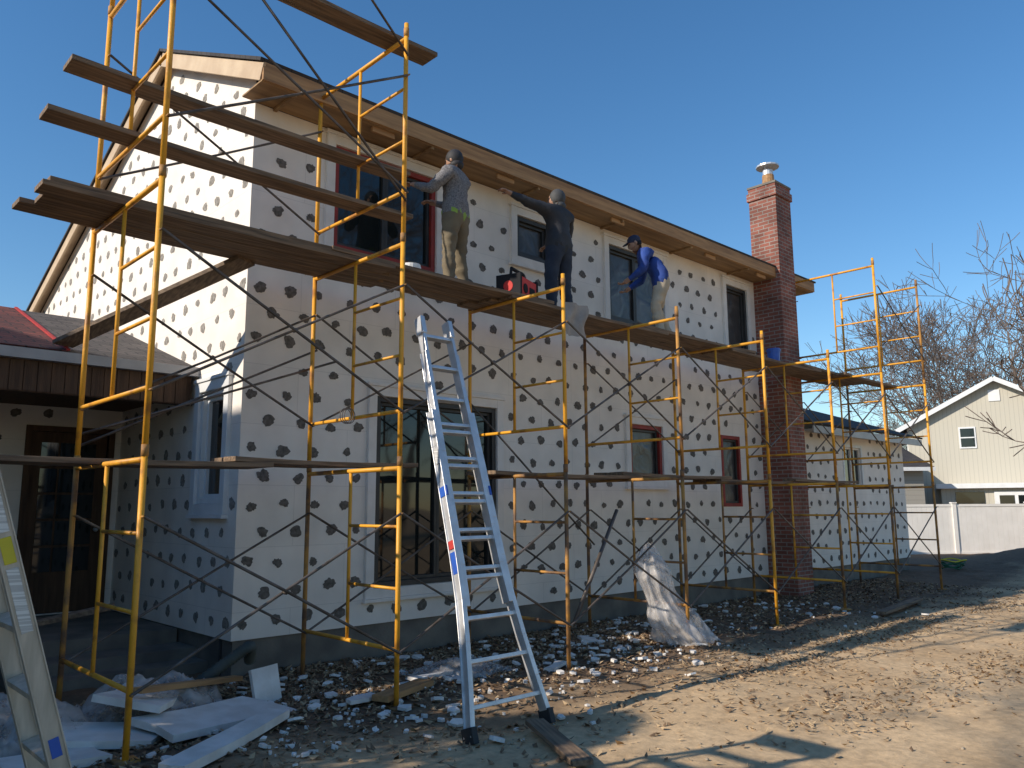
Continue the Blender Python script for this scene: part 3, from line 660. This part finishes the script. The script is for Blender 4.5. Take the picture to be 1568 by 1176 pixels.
def drape(mb,c,h,seed,sc_=1,end=(.38,-.32)):
    n=72; m_=46; vs=[]
    for j in range(m_+1):
        f=j/m_; r=sc_*(.03+.19*math.sin(min(f*3.2,1)*math.pi/2)-.05*math.sin(math.pi*min(1,max(0,(f-.2)/.5)))+.17*max(0,f-.6)**1.2*2)
        cx=c[0]+end[0]*f**2.2; cy=c[1]+end[1]*f**2.2
        for i in range(n):
            t=2*math.pi*i/n; q_=V((math.cos(t),math.sin(t),f*2.4))
            rr=r*(1+.40*noise.noise(q_*1.6+V((seed,0,0)))+.30*noise.noise(V((q_.x*3.5,q_.y*3.5,f*2+seed)))+.10*noise.noise(V((q_.x*8,q_.y*8,f*8+seed)))+.10*math.sin(9*t+f*4))
            vs.append((cx+rr*math.cos(t)*1.15,cy+rr*math.sin(t)*.85,max(c[2]+h*(1-f)+.07*noise.noise(V((q_.x*3,q_.y*3,f*6+seed))),.01)))
    mb.add(vs,[(j*n+i,j*n+(i+1)%n,(j+1)*n+(i+1)%n,(j+1)*n+i) for j in range(m_) for i in range(n)]+[tuple(range(n))])
mb=MB(); drape(mb,(4.42,-1.62,.02),1.12,2.0,1.0); drape(mb,(4.46,-1.62,.02),1.02,7.0,.8,(.3,-.2)); mb.obj('crumpled_plastic_bag',['film2'],smooth=True)
mb=MB(); pts=[];rs=[]
for i in range(60):
    f=i/59; pts.append((-.55+.55*f+.1*math.sin(f*4),-.55-.15*math.sin(f*3),.12+.28*math.sin(f*2.6))); rs.append(.055 if i%2 else .043)
mb.path(pts,rs,12); mb.obj('corrugated_drain_pipe',[pbr('grey_green_pipe',(.10,.11,.10),(.06,.07,.06))],smooth=True)
def litter(name,cnt,fx,mats,smin,smax,seed):
    rnd=random.Random(seed); mb=MB()
    for _ in range(cnt):
        x,y=fx(rnd); s_=rnd.uniform(smin,smax); a=rnd.random()*6.28; t=rnd.uniform(-.6,.6); t2=rnd.uniform(-.6,.6)
        ux=V((math.cos(a),math.sin(a),t))*s_; uy=V((-math.sin(a),math.cos(a),t2))*s_*rnd.uniform(.35,.7)
        c=V((x,y,gh(x,y)+.012+s_*.35*rnd.random())); mid=V((0,0,-s_*.25))
        mb.add([c-ux,c+uy+mid,c+ux,c-uy+mid],[(0,1,2,3)],rnd.randrange(len(mats)))
    return mb.obj(name,mats)
def near(r):
    y=-abs(r.gauss(0,1))*1.4
    return r.uniform(-3,14) if r.random()<.6 else r.uniform(-2.5,5), max(y,-4.2+r.uniform(-.4,.4))
litter('leaf_litter',20000,near,['leaf','leaf','leaf2'],.014,.042,3)
def onpath(r):
    c=r.choice([(4.2,-3.4),(5.6,-4.9),(8,-3.2),(3.2,-4.6),(6.5,-3.2),(11,-3.4)])
    return c[0]+r.gauss(0,.8),c[1]+r.gauss(0,.28)
litter('fallen_leaves',3000,onpath,['leaf','leaf2','leaf2'],.013,.034,5)
litter('scattered_leaves',2500,lambda r:(r.uniform(-3,16),r.uniform(-8,-2)),['leaf','leaf2'],.01,.026,6)
rnd=random.Random(11); mb=MB()
for _ in range(1050):
    x=rnd.uniform(-2.2,9.5); y=-abs(rnd.gauss(0,1.2))-.1
    if rnd.random()<.3: x=rnd.gauss(3.6,.9); y=rnd.gauss(-1.6,.5)
    elif rnd.random()<.35: x=rnd.gauss(.5,1.2); y=rnd.gauss(-2.0,.6)
    if y<-3.4 or y>-.05: continue
    s_=rnd.choice([.008,.01,.012,.014,.014,.02,.02,.03,.045,.06])*rnd.uniform(.8,1.4); a=rnd.random()*6.3; k=rnd.randint(4,7)
    R3=Matrix.Rotation(a,3,'Z')@Matrix.Rotation(rnd.uniform(-.5,.5),3,'X'); th=min(s_*.5,.012)*rnd.uniform(.6,1.2)
    ring=[(s_*rnd.uniform(.5,1.2)*math.cos(6.283*i/k),s_*rnd.uniform(.35,.8)*math.sin(6.283*i/k)) for i in range(k)]
    c=V((x,y,gh(x,y)+s_*.3+.008))
    mb.add([c+R3@V((p[0],p[1],-th)) for p in ring]+[c+R3@V((p[0],p[1],th)) for p in ring],[tuple(range(k))[::-1],tuple(range(k,2*k))]+[(i,(i+1)%k,k+(i+1)%k,k+i) for i in range(k)])
mb.obj('foam_scraps',['chip'])
rnd=random.Random(12); mb=MB()
for _ in range(500):
    x=rnd.uniform(-2,17); y=rnd.uniform(-8,-.5); s_=rnd.uniform(.006,.022)
    mb.ell((x,y,gh(x,y)+s_*.2),(s_,s_*rnd.uniform(.6,1),s_*.6),0,6)
mb.obj('pebbles',[pbr('stone',(.40,.32,.23),(.26,.21,.15))],smooth=True)
hz=empty('garden_hose',(16.9,-.9,gh(16.9,-.9)+.03)); mb=MB()
for k in range(5):
    pts=[((.22+.02*k)*math.cos(t)+.02*k,(.2+.02*k)*math.sin(t),.04*k+.05*abs(math.sin(t*1.5+k))) for t in [2*math.pi*i/24 for i in range(25)]]; mb.path(pts,[.016]*25,6,1 if k==4 else 0)
mb.obj('coil',[pbr('green_hose',(.02,.12,.06),bump=0),'syel'],hz,smooth=True)
# ------------------------------------------------------------------ trees
def baretree(name,seed,height,spread,maxd=6,r0=.2,matn='bark',clear=.25,minr=.008,lean=(0,0),upb=.03):
    rnd=random.Random(seed); mb=MB()
    def grow(p,d,l,r,dep):
        n=4 if dep<4 else 3; pts=[p];rs=[r]; q_=V(p); dd=V(d)
        tr=.62
        for i in range(n):
            dd=(dd+V((rnd.gauss(0,.10),rnd.gauss(0,.10),rnd.gauss(0,.05)+upb))).normalized()
            q_=q_+dd*l/n; pts.append(q_.copy()); rs.append(max(r*(1-(1-tr)*(i+1)/n),minr))
        mb.path(pts,rs,n=8 if dep<2 else (5 if dep<4 else 3))
        if dep>=maxd: return
        k=rnd.choice([2,3,3]) if dep<4 else rnd.choice([2,3])
        for j in range(k):
            az=rnd.random()*6.28; sp_=rnd.uniform(.35,.85)*spread
            o=dd.orthogonal().normalized(); o=Matrix.Rotation(az,3,dd)@o
            nd=(dd*math.cos(sp_)+o*math.sin(sp_)).normalized()
            grow(pts[-1],nd,l*rnd.uniform(.62,.88),rs[-1]*(.85 if j==0 else rnd.uniform(.5,.75)),dep+1)
        for j in range(2 if dep>0 else 1):
            i=rnd.randint(2,n-1); o=Matrix.Rotation(rnd.random()*6.28,3,dd)@dd.orthogonal().normalized()
            if dep<maxd: grow(pts[i],(dd*.5+o*.8).normalized(),l*.5,rs[i]*.4,dep+2)
    grow(V((0,0,-.1)),V((lean[0],lean[1],1)).normalized(),height*clear,r0,0)
    zm=max(v[2] for v in mb.v); k=height/zm
    mb.v=[(v[0]*k,v[1]*k,v[2]*k) for v in mb.v]
    return mb.obj(name,[matn],smooth=True)
def at(dist,wv): p=CAM+F*dist+R*(wv*dist); return (p.x,p.y,0)
def inst(src,name,loc,rot,scl):
    o=bpy.data.objects.new(name,src.data); scene.collection.objects.link(o); o.location=loc; o.rotation_euler[2]=rot; o.scale=(scl,)*3 if not isinstance(scl,tuple) else scl; return o
t0=baretree('bare_tree',21,13,.75,6,.17,'bark2',.22,.011)
t0.location=at(46,.55); t0.rotation_euler[2]=.5; t0.scale=(1.15,)*3
t1=baretree('bare_tree',33,13,.7,6,.16,'bark2',.22,.011); t1.location=at(52,.49); t1.scale=(1.1,)*3
inst(t1,'bare_tree',at(25,.69),1.2,1.35)
inst(t0,'bare_tree',at(60,.60),2.4,1.35); inst(t1,'bare_tree',at(56,.66),4.0,1.4); inst(t0,'bare_tree',at(66,.535),5.2,1.3); inst(t0,'bare_tree',at(50,.62),3.2,1.35)
dt=empty('distant_trees')
for i in range(16):
    o=inst(random.choice([t0,t1]),'distant_tree_%d'%i,at(random.uniform(75,120),.36+i*.028),random.random()*6,random.uniform(.8,1.1)); o.parent=dt
for i,(x,y) in enumerate([(4,-20),(11,-22),(-4,-24),(17,-21),(24,-23)]): inst([t0,t1][i%2],'bare_tree',(x,y,0),i*1.3,1.2)
def evergreen(name,seed,h,r):
    rnd=random.Random(seed); mb=MB(); mb.path([(0,0,-.1),(0,0,h*.5),(0,0,h*.95)],[.08,.05,.02],8,1)
    for _ in range(4200):
        z=h*(.03+.97*rnd.random()**.9); f=z/h
        rr=r*min(1,(1-f)*3.0+.15); a=rnd.random()*6.283; q_=rr*math.sqrt(rnd.uniform(.1,1)); q_*=1+.2*noise.noise(V((math.cos(a)*2,math.sin(a)*2,z*.8)))
        c=V((q_*math.cos(a),q_*math.sin(a),z)); s_=rnd.uniform(.07,.17)
        u=V((rnd.gauss(0,1),rnd.gauss(0,1),rnd.gauss(0,.6))).normalized(); v=u.orthogonal().normalized()
        mb.add([c-u*s_,c+v*s_*.5,c+u*s_,c-v*s_*.5],[(0,1,2,3)],0)
    return mb.obj(name,['needles','bark'])
eg=evergreen('unseen_evergreen',4,4.4,1.2); eg.location=(-7.2,-4.4,0)  # unseen evergreen row, added to throw the foreground into shade
for i,y in enumerate((-2.9,-1.3,.1)): inst(eg,'unseen_evergreen',(-7.2+.15*(i%2),y,0),i*1.7+1,1.1+.04*(i%2))  # rest of the added row that casts the foreground shadow
inst(eg,'unseen_evergreen',(-2,-27,0),0,1.6); inst(eg,'unseen_evergreen',(14,-26,0),0,1.9)
bt=baretree('bare_tree',5,14,.75,5,.2,'bark',.24,.014,upb=.03); bt.location=(-15,-3.4,0)
inst(bt,'bare_tree',(-21,-5.5,0),2.2,1.0)
# ------------------------------------------------------------------ neighbours
RA=math.atan2(R.y,R.x)
def nhouse(name,loc,rot,scl):
    nb=empty(name,loc,rot); nb.scale=scl
    mb=MB()
    x0,x1,xp,ez,pz=17.3-21.35,25.4-21.35,0,5.2,7.1
    mb.add([(x0,0,0),(x1,0,0),(x1,0,ez),(xp,0,pz),(x0,0,ez)],[(0,1,2,3,4)],0); mb.add([(x0,10,0),(x1,10,0),(x1,10,ez),(xp,10,pz),(x0,10,ez)],[(0,1,2,3,4)],0)
    mb.add([(x0,0,0),(x0,10,0),(x0,10,ez),(x0,0,ez)],[(0,1,2,3)],0); mb.add([(x1,0,0),(x1,10,0),(x1,10,ez),(x1,0,ez)],[(0,1,2,3)],0)
    slab(mb,[(x0-.5,-.35,ez-.2),(xp,-.35,pz+.06),(xp,10.3,pz+.06),(x0-.5,10.3,ez-.2)],.1,1); slab(mb,[(x1+.5,-.35,ez-.2),(xp+.001,-.35,pz+.06),(xp+.001,10.3,pz+.06),(x1+.5,10.3,ez-.2)],.1,1)
    mb.beam((x0-.5,-.38,ez-.3),(xp,-.38,pz-.03),.05,.2,2); mb.beam((x1+.5,-.38,ez-.3),(xp,-.38,pz-.03),.05,.2,2)
    def bx(a,b,*r): mb.box(a-21.35,b-21.35,*r)
    bx(19.65,20.4,-.05,0.02,4.05,5.0,2); bx(19.72,20.33,-.07,-.05,4.12,4.93,3); bx(19.71,20.34,-.085,-.07,4.5,4.55,2)
    bx(22.6,23.9,-.05,.02,4.05,5.0,2); bx(22.7,23.8,-.07,-.05,4.12,4.93,3)
    mb.box(xp-.25,xp+.25,-.04,.01,6.1,6.6,2)
    bx(18.6,26,-2,-.01,0,2.25,0); bx(18.4,26.2,-2.3,.0,2.25,2.45,2)
    bx(19.2,20.4,-2.05,-2.0,1.2,2.1,3); bx(20.8,24,-2.06,-2.0,.2,2.1,2)
    for k in range(4): bx(21+k*.75,21.6+k*.75,-2.08,-2.06,1.5,1.95,3)
    for k in range(4):
        y=1.2+k*2.3
        for z in(1.2,3.8):
            for xx_,e in((x0,-1),(x1,1)):
                mb.box(min(xx_,xx_+e*.05),max(xx_,xx_+e*.05),y,y+1.1,z,z+1.1,2); mb.box(min(xx_+e*.051,xx_+e*.07),max(xx_+e*.051,xx_+e*.07),y+.08,y+1.02,z+.08,z+1.02,3)
    mb.obj('house_shell',['siding','shingle','white','glass'],nb)
nhouse('unseen_shade_house',at(35,.61),RA-math.radians(27),(.88,1,1))
nhouse('unseen_shade_house',(-11.2,2.6,0),0,(.85,1.1,1.28))  # unseen house added at left to cast shade on the lower gable
n2_=empty('neighbour_garage',(CAM.x+F.x*33,CAM.y+F.y*33,0),RA); mb=MB()
mb.box(13.2,16.9,0,6,0,3.2,0); slab(mb,[(12.8,-.4,3.1),(17.2,-.4,3.1),(17.2,3,4.4),(12.8,3,4.4)],.12,1); slab(mb,[(12.8,6.4,3.1),(17.2,6.4,3.1),(17.2,3.002,4.4),(12.8,3.002,4.4)],.12,1)
mb.box(12.8,17.2,-.45,-.4,2.95,3.1,2); mb.box(14,14.9,-.04,.01,1.5,2.5,2); mb.box(14.07,14.83,-.06,-.04,1.57,2.43,3)
mb.obj('garage_shell',['siding2','shingle','white','glass'],n2_)
fn=empty('white_vinyl_fence',(CAM.x+F.x*26,CAM.y+F.y*26,0),RA); mb=MB()
xx=11.8
while xx<34:
    mb.box(xx-.06,xx+.06,-.06,.06,-.1,1.62,0); mb.box(xx-.08,xx+.08,-.08,.08,1.62,1.66,0)
    for k in range(14): mb.box(xx+.06+k*.1635,xx+.06+k*.1635+.160,-.014,.014,.08,1.52,0)
    mb.box(xx+.06,xx+2.34,-.03,.03,1.52,1.60,0); mb.box(xx+.06,xx+2.34,-.03,.03,.02,.10,0)
    xx+=2.4
mb.obj('panels',[pbr('white_vinyl',(.84,.79,.72),(.78,.73,.66),.5,3,bump=0)],fn)
